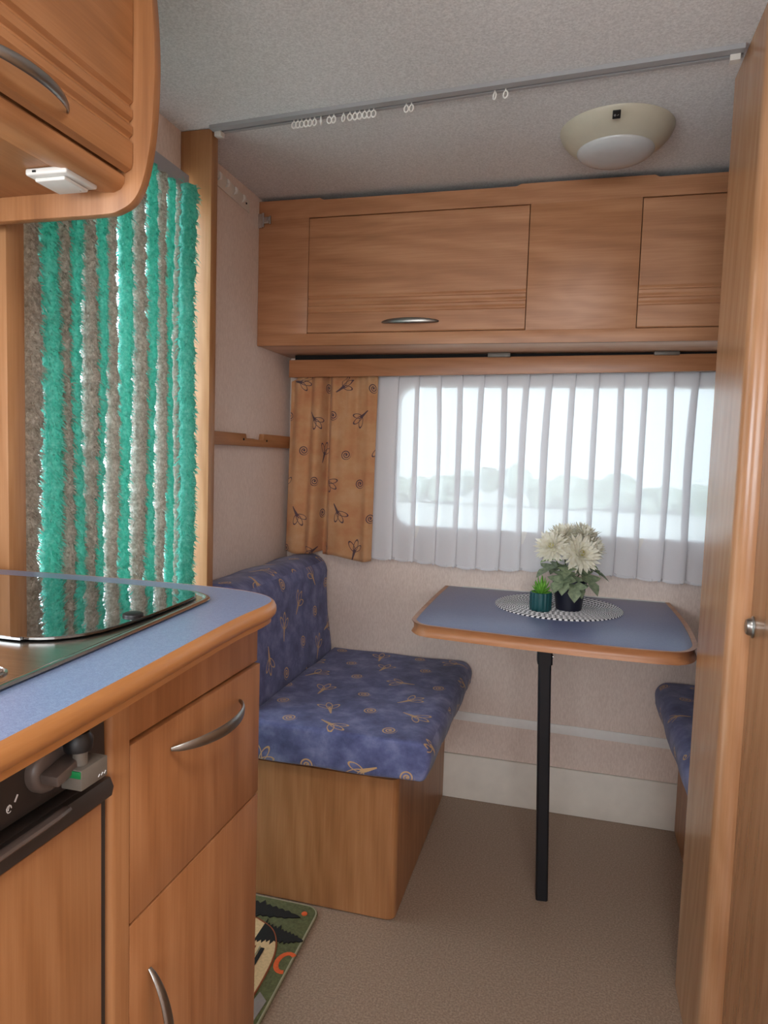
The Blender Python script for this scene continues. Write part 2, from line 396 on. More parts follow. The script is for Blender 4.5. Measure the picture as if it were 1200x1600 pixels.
# left wall: solid beyond the door, above the door, kitchen side with an unseen window opening added for light
g = G(); g.box(XL-.03, XL, 1.612, YW, 0, ZC, bev=0).box(XL-.03, XL, .99, 1.612, 1.835, ZC, bev=0)
g.box(XL-.03, XL, -1.6, -.37, 0, ZC, bev=0).box(XL-.03, XL, .47, .99, 0, ZC, bev=0)
g.box(XL-.03, XL, -.37, .47, 0, 1.06, bev=0).box(XL-.03, XL, -.37, .47, 1.48, ZC, bev=0)
struct(g.build('wall_left', M_WALL), 'beige papered side wall with the doorway', 'wall')
struct(B(.973, 1.003, -1.6, YW, 0, ZC, bev=0).build('wall_right', M_WALL), 'beige side wall behind the wardrobe', 'wall')
g = G(); g.box(-1.0, -.75, -1.63, -1.6, 0, ZC, bev=0).box(.75, 1.0, -1.63, -1.6, 0, ZC, bev=0)
g.box(-.75, .75, -1.63, -1.6, 0, .87, bev=0).box(-.75, .75, -1.63, -1.6, 1.63, ZC, bev=0)
struct(g.build('wall_front', M_WALL), 'beige wall behind the camera with a window opening added for fill light', 'wall')
# panels either side of the doorway
struct(B(XL+.0005, -.8865, 1.597, 1.628, .002, ZC-.001, bev=.002).build('trim_2', W_JAMB), 'tall wooden panel between the doorway and the seat', 'panel')
struct(B(XL+.0005, -.8865, .945, .984, .002, ZC-.001, bev=.002).build('trim_3', W_JAMB), 'tall wooden panel at the kitchen side of the doorway', 'panel')
# window
win = bpy.data.objects.new('window_1', None); SC.collection.objects.link(win); win.location = (0, YW, .9); win['_l'] = (0, YW, .9)
struct(win, 'wide acrylic window with rounded corners behind the sheer curtain', 'window')
def rrect(x0, x1, z0, z1, r, n=8):
    return arc(x1-r, z1-r, r, 0, 90, n)+arc(x0+r, z1-r, r, 90, 180, n)+arc(x0+r, z0+r, r, 180, 270, n)+arc(x1-r, z0+r, r, 270, 360, n)
outer = rrect(wx0-.028, wx1+.028, wz0-.022, wz1+.012, .03); inner = rrect(-.572, .572, .935, 1.402, .055)
g = G(); n = len(outer); ya, yb = YW-.012, YW+.028
vs = [(x, ya, z) for x, z in outer]+[(x, ya-.004, z) for x, z in inner]+[(x, yb, z) for x, z in inner]+[(x, yb, z) for x, z in outer]
fs = []
for i in range(n):
    j = (i+1) % n; fs += [(i, j, n+j, n+i), (n+i, n+j, 2*n+j, 2*n+i), (2*n+i, 2*n+j, 3*n+j, 3*n+i), (3*n+i, 3*n+j, j, i)]
# the reveal stays within the opening
vs = [(x if abs(y-ya) < .001 else max(min(x, .598), -.598), y, z if abs(y-ya) < .001 else max(min(z, 1.43), .907)) for x, y, z in vs]
g.add(vs, fs).build('window_frame', M_BRIGHT, win)
G().prism(rrect(-.578, .578, .929, 1.408, .06), 'y', YW+.012, YW+.016).build('pane', M_PANE, win)
# outside
gr = B(-30, 30, -20, 40, -.50, -.45, bev=0).build('ground', M_GRASS); struct(gr, 'pale gravel yard outside', 'ground')
g = G()
for i in range(46):
    x = -20+i*.9+random.uniform(-.1, .1); r = random.uniform(.5, .8); z = random.uniform(-.2, .5)
    bm = bmesh.new(); bmesh.ops.create_icosphere(bm, subdivisions=2, radius=r)
    for v in bm.verts: v.co = v.co*random.uniform(.85, 1.12)+Vector((x, 26+random.uniform(-.5, .5), z))
    g.bm(bm)
h = g.build('hedge', M_HEDGE, loc=(0, 26, -.45), smooth=0); tag(h, 'row of pale green bushes seen dimly through the sheer curtain', 'hedge'); h['kind'] = 'stuff'

# ================================================================= CEILING RAIL, GLIDERS, LAMP
A = Vector((-.884, 1.603, ZC)); Bp = Vector((.276, 1.504, ZC)); dv = (Bp-A); L = dv.length; ux = dv.normalized(); uy = Vector((-ux.y, ux.x, 0))
rail = thing('curtain_rail', 'grey plastic curtain track running across the ceiling', 'curtain rail', A)
def onrail(lx, ly, lz): return A+ux*lx+uy*ly+Vector((0, 0, lz))
def rbox(x0, x1, y0, y1, z0, z1):
    p = [onrail(x, y, z) for z in (z0, z1) for x, y in ((x0, y0), (x1, y0), (x1, y1), (x0, y1))]
    return G().add(p, [(0, 1, 2, 3), (4, 7, 6, 5), (0, 4, 5, 1), (1, 5, 6, 2), (2, 6, 7, 3), (3, 7, 4, 0)])
g = rbox(.0, L, -.022, -.004, -.009, -.0002)
for a in ((0, L, .003, .012, -.009, -.0002), (0, L, -.004, .003, -.0035, -.0002)):
    q = rbox(*a); g.add(q.v, q.f)
g.build('track', M_RAIL, rail)
rbox(.002, L-.002, -.0035, .0026, -.0052, -.0037).build('slot', M_DARK, rail)
for a in (0.004, L-.024):
    q = rbox(a, a+.018, -.006, .010, -.020, -.0092); q.build('end_stop', M_WHITE, rail)
gl_px = [460, 466, 472, 479, 485, 492, 502, 515, 522, 537, 547, 555, 562, 570, 577, 584, 635, 643, 773, 790]
ordn = ['First', 'Second', 'Third', 'Fourth', 'Fifth', 'Sixth', 'Seventh', 'Eighth', 'Ninth', 'Tenth', 'Eleventh', 'Twelfth', 'Thirteenth', 'Fourteenth', 'Fifteenth', 'Sixteenth', 'Seventeenth', 'Eighteenth', 'Nineteenth', 'Twentieth']
where = lambda i: ('long left bunch' if i < 7 else 'middle bunch' if i < 16 else 'lone middle pair' if i < 18 else 'pair near the lamp')
def raypt(u, v, zz):
    d = _f+_r*((u-600)/1092.5)-_u*((v-800)/1092.5); t = (zz-1.16)/d.z; return Vector((0, 0, 1.16))+d*t
for i, px in enumerate(gl_px):
    py = 192-(px-460)*(192-142)/(790-460); q = raypt(px, py, ZC-.012); s = (q-A).dot(ux)
    c = onrail(s, .001, -.0185); a = random.uniform(-.9, .9) if i in (6, 7, 9, 18) else random.uniform(-.35, .35)
    d = (ux*math.cos(a)+uy*math.sin(a)); pts = [c+d*.0052*math.cos(k*PI/6)+Vector((0, 0, .0072*math.sin(k*PI/6))) for k in range(12)]
    g = G().sweep(pts, [.0017]*12, 5, up=d.cross(Vector((0, 0, 1))), closed=True)
    g.sweep([c+Vector((0, 0, .0065)), c+Vector((0, 0, .0132))], [.0015, .0015], 6)
    ob = g.build('curtain_glider', M_BRIGHT, loc=tuple(c+Vector((0, 0, .013))))
    tag(ob, '%s white curtain hook from the left on the ceiling track, %s' % (ordn[i], where(i)), 'curtain hook', 'white hooks hanging from the ceiling curtain track')
# lamp
LC = Vector((.064, 1.797, ZC)); lamp = thing('ceiling_lamp', 'round cream plastic ceiling lamp with milky lens and black switch', 'lamp', LC)
def ring(R1, h, R2, c2, n=64):
    prof = []
    for k in range(13):
        a = k/12*PI/2; prof.append((math.cos(a), math.sin(a)))
    vs = []; fs = []
    for (ca, sa) in prof:
        z = -h*math.sin(math.acos(ca))**1.0 if False else -h*sa
        tt = 1-ca; k = tt; cx = c2*k; z = -h*(.22*sa+.78*tt) if tt > 0 else 0; R = R1+(R2-R1)*tt-.006*0+.010*math.sin(PI*tt)*.6
        for j in range(n):
            t = 2*PI*j/n; vs.append((LC.x+R*math.cos(t), LC.y+cx+R*math.sin(t), ZC-.0003+z))
    for i in range(12):
        for j in range(n): fs.append((i*n+j, i*n+(j+1) % n, (i+1)*n+(j+1) % n, (i+1)*n+j))
    fs.append(tuple(range(n)))
    return G().add(vs, fs)
g = ring(.130, .043, .088, .012)
base = g.build('base_ring', M_CREAM, lamp)
c = LC+Vector((0, .012, -.0435))
G().lathe([(.0885, .002), (.0885, -.001), (.0865, -.0045), (.078, -.011), (.06, -.0165), (.035, -.0195), (.0, -.0205)], c, 64).build('lens', M_LENS, lamp)
q = raypt(963.5, 179, ZC-.028)
sw = G().box(-.0085, .0085, -.0085, .0085, -.002, .004, bev=.001)
rot = Matrix.Rotation(math.radians(-38), 3, 'X')
sw.v = [tuple(rot @ Vector(p)+q) for p in sw.v]; s1 = sw.build('switch', M_BLACK, lamp)
g = G()
for dx, cl in ((-.0035, 1), (.003, 0)):
    if cl: p = [Vector((dx+.0018*math.cos(a*PI/4), .0018*math.sin(a*PI/4), -.0026)) for a in range(8)]; p = [rot @ x+q for x in p]; g.sweep(p, [.0004]*8, 4, closed=True)
    else: g.sweep([rot @ Vector((dx-.0015, .001, -.0026))+q, rot @ Vector((dx+.0015, -.001, -.0026))+q], [.0004]*2, 4)
g.build('switch_marks', M_CORK, s1)

# ================================================================= END LOCKER
lk = thing('overhead_locker', 'wide wooden overhead locker spanning the end wall above the window', 'cabinet', (0, 2.2, 1.505))
y0, y1 = 2.048, 2.064; zb, zt = 1.499, 1.938
g = G()
g.box(XL+.001, -.8065, y0, y1, 1.5345, 1.8815, bev=.0005).box(-.1455, .1505, y0, y1, 1.5345, 1.8815, bev=.0005).box(.812, .972, y0, y1, 1.5345, 1.8815, bev=.0005)
g.box(XL+.001, .972, y0, y1, zb, 1.5345, bev=.0005)
top = [(XL+.001, 1.8815), (.972, 1.8815), (.972, 1.932), (.19, 1.932), (.178, 1.938), (-.175, 1.938), (-.187, 1.932), (-.762, 1.932), (-.774, 1.938), (XL+.001, 1.938)]
g.prism(top, 'y', y0, y1)
g.build('front_panel', W_H, lk)
def groove_face(x0, x1):
    """door leaf: routed grooves near the lower edge, rolled bottom"""
    f = y0-.0012; p = [(y1-.002, 1.5365), (f+.003, 1.5365), (f, 1.5395)]
    for zz in (1.601, 1.621, 1.642): p += [(f, zz-.006), (f+.0036, zz-.002), (f+.0036, zz+.001), (f, zz+.007)]
    p += [(f, 1.8765), (f+.003, 1.8795), (y1-.002, 1.8795)]
    return G().prism(p, 'x', x0, x1, bev=.0008, seg=1)
d1 = groove_face(-.8045, -.1475).build('door', W_H, lk, smooth=30); d2 = groove_face(.1525, .810).build('door', W_H, lk, smooth=30)
bow_handle((-.4815, y0-.0012, 1.564), (1, 0, 0), (0, -1, 0), .172, .024, .0165, M_SATIN, d1)
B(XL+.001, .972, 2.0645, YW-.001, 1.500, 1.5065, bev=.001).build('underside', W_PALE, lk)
B(XL+.02, .955, 2.15, YW-.002, 1.507, 1.925, bev=0).build('carcass', M_DARK, lk)
B(XL+.0015, .9715, 2.0645, 2.15, 1.507, 1.930, bev=0).build('carcass_front', M_DARK, lk)
hg = G().box(-.9725, -.958, y0-.007, y0+.001, 1.857, 1.900, bev=.001).box(-.958, -.932, y0-.010, y0-.0005, 1.869, 1.889, bev=.002)
hg.lathe([(.0, .021), (.0045, .021), (.0045, -.021), (0, -.021)], (-.955, y0-.008, 1.879), 10).lathe([(.0, .012), (.003, .012), (.003, -.012), (0, -.012)], (-.932, y0-.007, 1.879), 10)
hg.build('hinge', M_CHROME, lk)
# pelmet with dark clips (its top edge rises slightly to the right, as hung)
pel = thing('curtain_pelmet', 'narrow wooden pelmet board above the window curtains', 'pelmet', (0, 2.25, 1.43))
dz = lambda x: (x+.94)*.0145
G().prism([(-.942, 1.424), (.965, 1.424+dz(.965)), (.965, 1.477+dz(.965)*.75), (-.942, 1.482)], 'y', 2.236, 2.25, bev=.0015).build('board', W_EDGEX, pel)
B(-.942, -.928, 2.2505, YW-.001, 1.428, 1.470, bev=.001).build('end_return', W_EDGEX, pel)
for x in (-.27, .22): B(x, x+.07, 2.225, 2.245, 1.482+dz(x)*.4, 1.499, bev=.001).build('clip', M_GREYL, pel)
B(-.926, .96, 2.2505, 2.256, 1.462, 1.4992, bev=0).build('gap_shade', M_DARK, pel)  # dark strip standing in for the shade between pelmet and locker
# curtain track behind the pelmet, carries both curtains
B(-.925, .96, 2.262, 2.318, 1.452, 1.470, bev=.001).build('track', M_RAIL, pel)

# ================================================================= CURTAINS
def cloth(nx, nz, fx, mat, name, loc, zt_, zb_):
    g = G(); g.uv = []; U = np.linspace(0, 1, nx)
    for i in range(nz):
        k = i/(nz-1); prev = None; s = 0
        for u in U:
            x, y, z = fx(u, k)
            g.v.append((x, y, z))
            if i == 0: pass
        row = g.v[-nx:]
        for j, p in enumerate(row):
            if j: s += math.dist(p[:2], row[j-1][:2])
            g.uv.append([s, p[2]])
    for i in range(nz-1):
        for j in range(nx-1): g.f.append((i*nx+j, i*nx+j+1, (i+1)*nx+j+1, (i+1)*nx+j))
    return g
# orange curtain, pulled to the left, deep soft folds
def fo(u, k):
    x = -.950+u*.312
    folds = [(.16, .10, .016), (.36, .07, .024), (.44, .04, -.02), (.62, .12, .010), (.93, .06, .014)]
    y = 2.282
    for c_, w_, a_ in folds:
        cc = c_-.05*k*(1 if c_ < .5 else -.0); y -= 1.35*a_*math.exp(-((u-cc)/w_)**2)*(.55+.6*k)
    y += .006*math.sin(u*34+k*2)*(1-k)**1.5+.003*math.sin(u*60)*(1-k)**3
    if .38 < u < .46: y += .012*(1-abs(u-.42)/.04)
    if k < .034: x = max(x, -.924)
    zb = .817-.008*math.sin(u*9)+(.010 if u < .4 else -.004)
    x += -.006*k+.016*k*(u > .42)*(1-u)
    return x, y, 1.446+(zb-1.446)*k
g = cloth(150, 60, fo, M_ORANGE, '', None, 0, 0)
oc = g.build('orange_curtain', M_ORANGE, loc=(-.79, 2.25, 1.44), smooth=180, recalc=False)
oc.modifiers.new('thickness', 'SOLIDIFY').thickness = .0012
tag(oc, 'orange curtain printed with navy spirals and sprigs, drawn to the left of the window', 'curtain')
# sheer
ph = [random.uniform(-1, 1) for _ in range(40)]
NP = 24; X0, X1 = -.76, .96; pitch = (X1-X0)/NP
def fs_(u, k):
    t = u*NP; i = int(t); a = t-i; q = ph[i % 40]
    wdt = .30+.13*q*math.sin(k*2.5+q*3)+.06*math.sin(k*PI)    # share of the pitch folded over
    # cloth goes forward, back and forward again over the fold
    cf = .5+.12*q*k
    lo, hi = cf-wdt/2, cf+wdt/2
    if a < .40: xx = a/.40*hi
    elif a < .60: xx = hi-(a-.40)/.20*(hi-lo)
    else: xx = lo+(a-.60)/.40*(1-lo)
    yy = .006*math.sin(2*PI*a) if True else 0
    pinch = .5+.5*math.cos(2*PI*(k-.02)) if k < .5 else 1
    y = 2.303-yy*(.8+.6*k)-.004*math.sin(u*30)*k
    z = 1.448+(.809+.006*math.sin(u*17)-.004*math.cos(2*PI*a) + (.008 if i == 0 else 0)-1.448)*k
    return X0+(i+xx)*pitch+.006*q*math.sin(k*4), y, z
g = cloth(NP*14+1, 44, fs_, M_SHEER, '', None, 0, 0)
sh = thing('sheer_curtain', 'long white sheer curtain with narrow pleats covering the window', 'curtain', (0, 2.303, 1.44))
g.build('cloth', M_SHEER, sh, smooth=180, recalc=False)
g = G(); pts = []
for j in range(0, NP*14+1, 3):
    x, y, z = fs_(j/(NP*14), 1.0); pts.append((x, y, z+.004))
pts.sort(); g.sweep(pts, [(.0022, .0045)]*len(pts), 6).build('hem', M_SHEER, sh)
kg = None
for i in range(NP):
    j = i*14+7; x, y, z = fs_(j/(NP*14), 1.0); c_ = Vector((x, y-.001, z-.001))
    if kg is None: kg = G().lathe([(0, -.006), (.004, -.004), (.005, 0), (.004, .004), (0, .006)], c_, 8).build('hem_weight', M_SHEER, sh, smooth=180); k0 = c_
    else: q = kg.copy(); SC.collection.objects.link(q); q.location = c_-k0

# ================================================================= LEFT WALL FITTINGS
vt = thing('hook_strip', 'white plastic strip of four folded hooks high on the side wall', 'hook strip', (XL+.002, 1.87, 1.90))
G().prism([(1.63, 1.895), (1.975, 1.880), (1.975, 1.915), (1.63, 1.942)], 'x', XL+.0004, XL+.004, bev=.001).build('back_plate', M_WALL if False else M_PLINTH, vt)
for yy in (1.785, 1.83, 1.878, 1.930):
    zz = 1.913-(yy-1.78)*.06
    G().prism([(yy-.011, zz-.013), (yy+.009, zz-.004), (yy+.011, zz+.012), (yy-.001, zz+.013), (yy+.001, zz+.002)], 'x', XL+.0041, XL+.010, bev=.002).build('hook', M_BRIGHT, vt)
G().lathe([(0, .001), (.0028, .001), (.0028, -.001), (0, -.001)], (XL+.005, 1.952, 1.900), 10, tilt=Matrix.Rotation(PI/2, 3, 'Y')).build('screw', M_DARK, vt)
sf = thing('wooden_wall_batten', 'narrow notched wooden batten across the side wall beside the orange curtain', 'batten', (XL, 1.98, 1.18))
pr_ = [(1.629, 1.184), (2.30, 1.184), (2.312, 1.188), (2.316, 1.196), (2.316, 1.213), (2.312, 1.221), (2.30, 1.225), (2.075, 1.225), (2.072, 1.206), (2.018, 1.206), (2.000, 1.208), (1.952, 1.208), (1.948, 1.221), (1.629, 1.221)]
G().prism(pr_, 'x', XL+.0004, XL+.018, bev=.002).build('board', W_Y, sf)
for yy in (1.93, 2.095): G().lathe([(0, .001), (.0035, .001), (.0035, -.001), (0, -.001)], (XL+.0186, yy, 1.204), 12, tilt=Matrix.Rotation(PI/2, 3, 'Y')).build('screw_hole', M_DARK, sf)

# ================================================================= CHENILLE DOOR CURTAIN
dc = thing('chenille_door_curtain', 'fluffy teal and taupe chenille strand curtain hanging in the doorway', 'door curtain', (-.93, 1.29, 1.80))
B(-.955, -.928, .99, 1.565, 1.783, 1.828, bev=.003).build('rail', M_GREYP, dc)
B(XL+.0008, -.9555, 1.02, 1.545, 1.795, 1.82, bev=.001).build('rail_fixing', M_GREYP, dc)
def strand(cx, cy, z0, z1, rad, seed, lean=(0, 0), dens=5200):
    r = np.random.default_rng(seed); phase = r.uniform(0, 6.28); tw = 2*PI/.045
    # bumpy core
    nr, ns = 170, 10; zs = np.linspace(z1, z0, nr); th = np.arange(ns)*2*PI/ns
    Z, T = np.meshgrid(zs, th, indexing='ij')
    lump = 1+.13*np.cos(T-tw*Z+phase)+.11*r.standard_normal(Z.shape)
    R = rad*.82*lump; k = (z1-Z)/(z1-z0)
    sway = .004*np.sin(Z*7+phase); bx = cx+lean[0]*k+sway*.4; by = cy+lean[1]*k+sway
    V = np.stack([bx+R*np.cos(T), by+R*np.sin(T), Z], -1).reshape(-1, 3)
    F = [(i*ns+j, i*ns+(j+1) % ns, (i+1)*ns+(j+1) % ns, (i+1)*ns+j) for i in range(nr-1) for j in range(ns)]
    F += [tuple(range(ns)), tuple((nr-1)*ns+j for j in range(ns))]
    # fibres: bent two-segment blades
    n = dens; z = r.uniform(z0, z1, n); t = r.uniform(0, 2*PI, n)
    hl = np.cos(t-tw*z+phase); ln = rad*(.40+.18*hl+.11*r.standard_normal(n)).clip(.12, .85)
    big = r.random(n) < .03; ln[big] *= 1.45
    k = (z1-z)/(z1-z0); sway = .004*np.sin(z*7+phase); bx = cx+lean[0]*k+sway*.4; by = cy+lean[1]*k+sway
    d = np.stack([np.cos(t), np.sin(t), -.35+.35*r.standard_normal(n)], -1)
    d2 = d+np.stack([-.35*np.sin(t), .35*np.cos(t), -.45+0*t], -1)
    p0 = np.stack([bx, by, z], -1)+d*rad*.64; p1 = p0+d*ln[:, None]*.6; p2 = p1+d2*ln[:, None]*.5
    sd = np.cross(d, r.standard_normal((n, 3))); sd /= np.linalg.norm(sd, axis=1)[:, None]+1e-9
    wd = rad*r.uniform(.035, .085, n)[:, None]
    FV = np.stack([p0-sd*wd, p0+sd*wd, p1+sd*wd*.8, p1-sd*wd*.8, p2], 1).reshape(-1, 3); b0 = len(V)
    for i in range(n):
        b = b0+i*5; F.append((b, b+1, b+2, b+3)); F.append((b+3, b+2, b+4))
    g = G(); g.v = [tuple(p) for p in np.concatenate([V, FV])]; g.f = F; return g
# (x pixel at z=1.2, colour, radius)
spx = [(47, 0, .024), (77, 1, .024), (97, 0, .022), (117, 1, .019), (137, 0, .022), (156, 1, .017), (174, 0, .019), (193, 1, .020), (216, 0, .023), (234, 1, .018), (251, 0, .019), (264, 1, .014), (275, 0, .014), (292, 1, .025)]
for i, (px, col, rd) in enumerate(spx):
    rd *= .88; d = _f+_r*((px-600)/1092.5)-_u*((640-800)/1092.5); xx = -.925+(.004 if i % 2 else .0)+(.02 if i == 13 else 0); t = xx/d.x; yy = d.y*t
    g = strand(xx, yy, .04, 1.785, rd, 100+i, lean=(.006*random.uniform(-1, 1), .012*random.uniform(-1, 1)), dens=9500 if i < 5 else 7500)
    g.build('strand', M_TEAL if col else M_TAUPE, dc, smooth=180, recalc=False)['label'] = 'teal chenille strand' if col else 'taupe chenille strand'

# ================================================================= BENCHES AND CUSHIONS
def cushion(poly, y0_, y1_, bev, wob, name, loc, label, group, uoff=0, crown=.0):
    """cushion from an XZ outline extruded in y, softly rounded, printed fabric by box mapping"""
    bm = bmesh.new(); lo = [bm.verts.new((x, y0_, z)) for x, z in poly]; hi = [bm.verts.new((x, y1_, z)) for x, z in poly]; n = len(poly)
    f0 = bm.faces.new(lo); f1 = bm.faces.new(hi[::-1])
    for i in range(n): bm.faces.new((lo[i], hi[i], hi[(i+1) % n], lo[(i+1) % n]))
    bmesh.ops.recalc_face_normals(bm, faces=bm.faces)
    bmesh.ops.bevel(bm, geom=list(set(f0.edges) | set(f1.edges)), offset=bev, segments=4, affect='EDGES', profile=.5)
    le = [e for e in bm.edges if e.calc_length() > .25]
    bmesh.ops.subdivide_edges(bm, edges=le, cuts=22, use_grid_fill=True)
    bmesh.ops.triangulate(bm, faces=[f for f in bm.faces if len(f.verts) > 4])
    bm.normal_update()
    me = bpy.data.meshes.new(name); 
    for v in bm.verts:
        p = v.co; s = math.sin(p.y*23+p.x*9)*math.sin(p.x*17+p.z*21+p.y*5)
        v.co = p+v.normal*wob*s
        v.co -= Vector(loc)
    uvl = bm.loops.layers.uv.new('UVMap'); zo_ = max(z for x, z in poly)-loc[2]; sgn_ = 1 if loc[0] < 0 else -1; xo_ = (max if sgn_ > 0 else min)(x for x, z in poly)-loc[0]
    for f in bm.faces:
        nx_, ny_, nz_ = (abs(c_) for c_ in f.normal)
        for l_ in f.loops:
            p = l_.vert.co
            if nz_ >= nx_*.9 and nz_ >= ny_: q = (p.x+uoff, p.y)
            elif nx_ > ny_: q = (xo_+sgn_*(zo_-p.z)+uoff, p.y)
            else: q = (p.x+uoff, p.z-zo_+(y0_-loc[1]))
            l_[uvl].uv = q
    bm.to_mesh(me); bm.free(); me.materials.append(M_BLUEF)
    me.polygons.foreach_set('use_smooth', [True]*len(me.polygons)); me.set_sharp_from_angle(angle=math.radians(50))
    ob = bpy.data.objects.new(name, me); SC.collection.objects.link(ob); ob.location = loc; ob['_l'] = tuple(loc)
    tag(ob, label, 'cushion', group); return ob
def seat_poly(s, xin, xout, zb_, zt_):
    p = arc(xout-.040, zt_-.040, .040, 90, 0, 7)+[(xout-.004, zb_+.030)]+arc(xout-.028, zb_+.018, .018, -5, -90, 4)+[(xin, zb_), (xin, zt_-.006), (xin+.006, zt_)]
    return [(x*s, z) for x, z in p]
for s, side in ((1, 'left'), (-1, 'right')):
    xe = -.3745*s; xw_ = -.972*s
    nm = 'left of the table' if s > 0 else 'right of the table behind the wardrobe'
    bx0, bx1 = sorted((xe, xw_)); r = .022
    # bench box: rounded outer corner
    if s > 0: poly = [(xw_, 1.630), (xe-r, 1.630)]+arc(xe-r, 1.630+r, r, -90, 0, 6)[1:]+[(xe, YW-.006), (xw_, YW-.006)]
    else: poly = [(xe+r, 1.630), (xw_, 1.630), (xw_, YW-.006), (xe, YW-.006), (xe, 1.630+r)]+arc(xe+r, 1.630+r, r, 180, 270, 6)[1:-1]
    bn = thing('bench_base', 'wooden bench box under the seat cushion '+nm, 'bench', ((bx0+bx1)/2, 1.98, 0), 'wooden bench boxes')
    G().prism(poly, 'z', .003, .366, bev=0).build('box', W_V2, bn)
    B(min(xe+(-.02*s), xw_), max(xe-.02*s, xw_), 1.64, YW-.01, .3665, .3835, bev=.001).build('lid', W_V2, bn)
    sp = [(x*s, z) for x, z in seat_poly(1, -.782, -.288, .3865, .487)] if s > 0 else [(-x, z) for x, z in seat_poly(1, -.782, -.288, .3865, .487)]
    cushion(sp, 1.588 if s > 0 else 1.620, 2.318, .013, .0025, 'seat_cushion', (-.535*s, 1.95, .3845), 'blue patterned seat cushion on the bench '+nm, 'blue bench seat cushions', 0 if s > 0 else .3)
    bp = [(-.969, .3848), (-.7855, .3848), (-.7855, .50), (-.797, .62), (-.808, .72)]+arc(-.868, .758, .060, 5, 85, 7)+[(-.93, .812)]+arc(-.955, .79, .014, 60, 180, 4)
    bp = [(x*s, z) for x, z in bp]
    cushion(bp, 1.634, 2.30, .014, .003, 'back_cushion', (-.88*s, 1.97, .3845), 'blue patterned back cushion leaning on the side wall '+nm, 'blue bench back cushions', .12 if s > 0 else .5)

# ================================================================= TABLE
tb = thing('table', 'blue-topped table with wooden edge and one black leg under the window', 'table', (-.03, 2.0, 0))
ctrl = [(-.392, 2.3245), (-.395, 2.10), (-.392, 1.83), (-.383, 1.775), (-.352, 1.738), (-.30, 1.727), (-.2, 1.715), (-.043, 1.700), (.118, 1.692), (.235, 1.695), (.278, 1.712), (.306, 1.757), (.318, 1.83), (.326, 2.05), (.318, 2.3245)]
def catmull(P, sub=5):
    P = [Vector(p) for p in P]; out = []
    for i in range(len(P)-1):
        a, b, c_, d_ = P[max(i-1, 0)], P[i], P[i+1], P[min(i+2, len(P)-1)]
        for k in range(sub):
            t = k/sub; out.append(.5*((2*b)+(c_-a)*t+(2*a-5*b+4*c_-d_)*t*t+(3*b-a-3*c_+d_)*t**3))
    return [tuple(p) for p in out]+[tuple(P[-1])]
ol = catmull(ctrl); cen = Vector((-.035, 2.05))
def inset(poly, d, closed=False):
    out = []; N = len(poly)
    for i in range(N):
        a = Vector(poly[max(i-1, 0)]); b = Vector(poly[min(i+1, N-1)]); t = (b-a).normalized(); nrm = Vector((-t.y, t.x))
        out.append(tuple(Vector(poly[i])+nrm*d))
    return out
# counter-clockwise outline seen from above: left normal points inward
lam = inset(ol, .0125); lam[0] = (lam[0][0], 2.3225); lam[-1] = (lam[-1][0], 2.3225)
G().prism(lam, 'z', .716, .7362, bev=.0006).build('tabletop', M_TAB, tb)
g = G(); N = len(ol); K = 8; vs = []; fs = []
ins = inset(ol, .0118)
for i in range(N):
    o_ = Vector(ol[i]); n_ = (Vector(ins[i])-o_).normalized()
    if i in (0, N-1): n_ = Vector((1 if i == 0 else -1, 0))
    prof = [(.0122, .7362)]+[(.006-.006*math.cos(math.radians(90-a)) if False else .0095*(1-math.cos(math.radians(90-abs(a)))), .7215+.0155*math.sin(math.radians(a))) for a in (80, 50, 20, -20, -50, -80)]+[(.0122, .7068)]
    for d_, z_ in prof: q = o_+n_*d_; vs.append((q.x, q.y, z_))
for i in range(N-1):
    for k in range(K-1): fs.append((i*K+k, (i+1)*K+k, (i+1)*K+k+1, i*K+k+1))
    fs.append((i*K+K-1, (i+1)*K+K-1, (i+1)*K, i*K))
fs += [tuple(range(K)), tuple((N-1)*K+k for k in range(K))[::-1]]
g.add(vs, fs).build('edge_band', W_EDGEX, tb)
G().prism(inset(ol, .0128), 'z', .7075, .7155).build('underside_board', W_H, tb)
B(-.335, .305, 2.3195, 2.3268, .722, .7385, bev=.0008).build('wall_rail', M_WHITE, tb)
b0, t0 = Vector((-.0205, 1.846, .0)), Vector((-.0425, 1.782, .7065))
def slab(a, b, hw, name):
    d_ = (b-a).normalized(); x_ = Vector((math.cos(.12), math.sin(.12), 0)); y_ = d_.cross(x_).normalized()
    g = G(); c_ = .004; sec = [(-hw+c_, -hw), (hw-c_, -hw), (hw, -hw+c_), (hw, hw-c_), (hw-c_, hw), (-hw+c_, hw), (-hw, hw-c_), (-hw, -hw+c_)]
    vs = [a+x_*u+y_*v for u, v in sec]+[b+x_*u+y_*v for u, v in sec]
    g.add(vs, [tuple(range(8)), tuple(range(8, 16))]+[(i, (i+1) % 8, 8+(i+1) % 8, 8+i) for i in range(8)]); return g.build(name, M_LEG, tb)
slab(b0+Vector((0, 0, .0012)), t0, .0155, 'leg'); slab(t0+(b0-t0)*.07, t0, .0185, 'leg_bracket')
G().lathe([(0, .002), (.004, .002), (.004, -.002), (0, -.002)], t0+(b0-t0)*.045+Vector((.0195, 0, 0)), 10, tilt=Matrix.Rotation(PI/2, 3, 'Y')).build('bolt', M_CHROME, tb)

# placemat
PM = Vector((-.018, 2.115, .7364)); R = .186
g = G(); rings = 99; ns = 96; vs = []; fs = []
prof = [(0, .0012)]
nr = int(R/.0056)
for k in range(nr):
    prof += [(k*.0056+.0005, .0012), (k*.0056+.0028, .0032)]
prof += [(nr*.0056, .0012), (nr*.0056, 0)]
g.lathe(prof[1:], PM, ns); pmat = g.build('placemat', M_WEAVE, loc=tuple(PM), smooth=60)
tag(pmat, 'round black and white woven placemat on the blue table', 'placemat')
zp = .7364+.0034
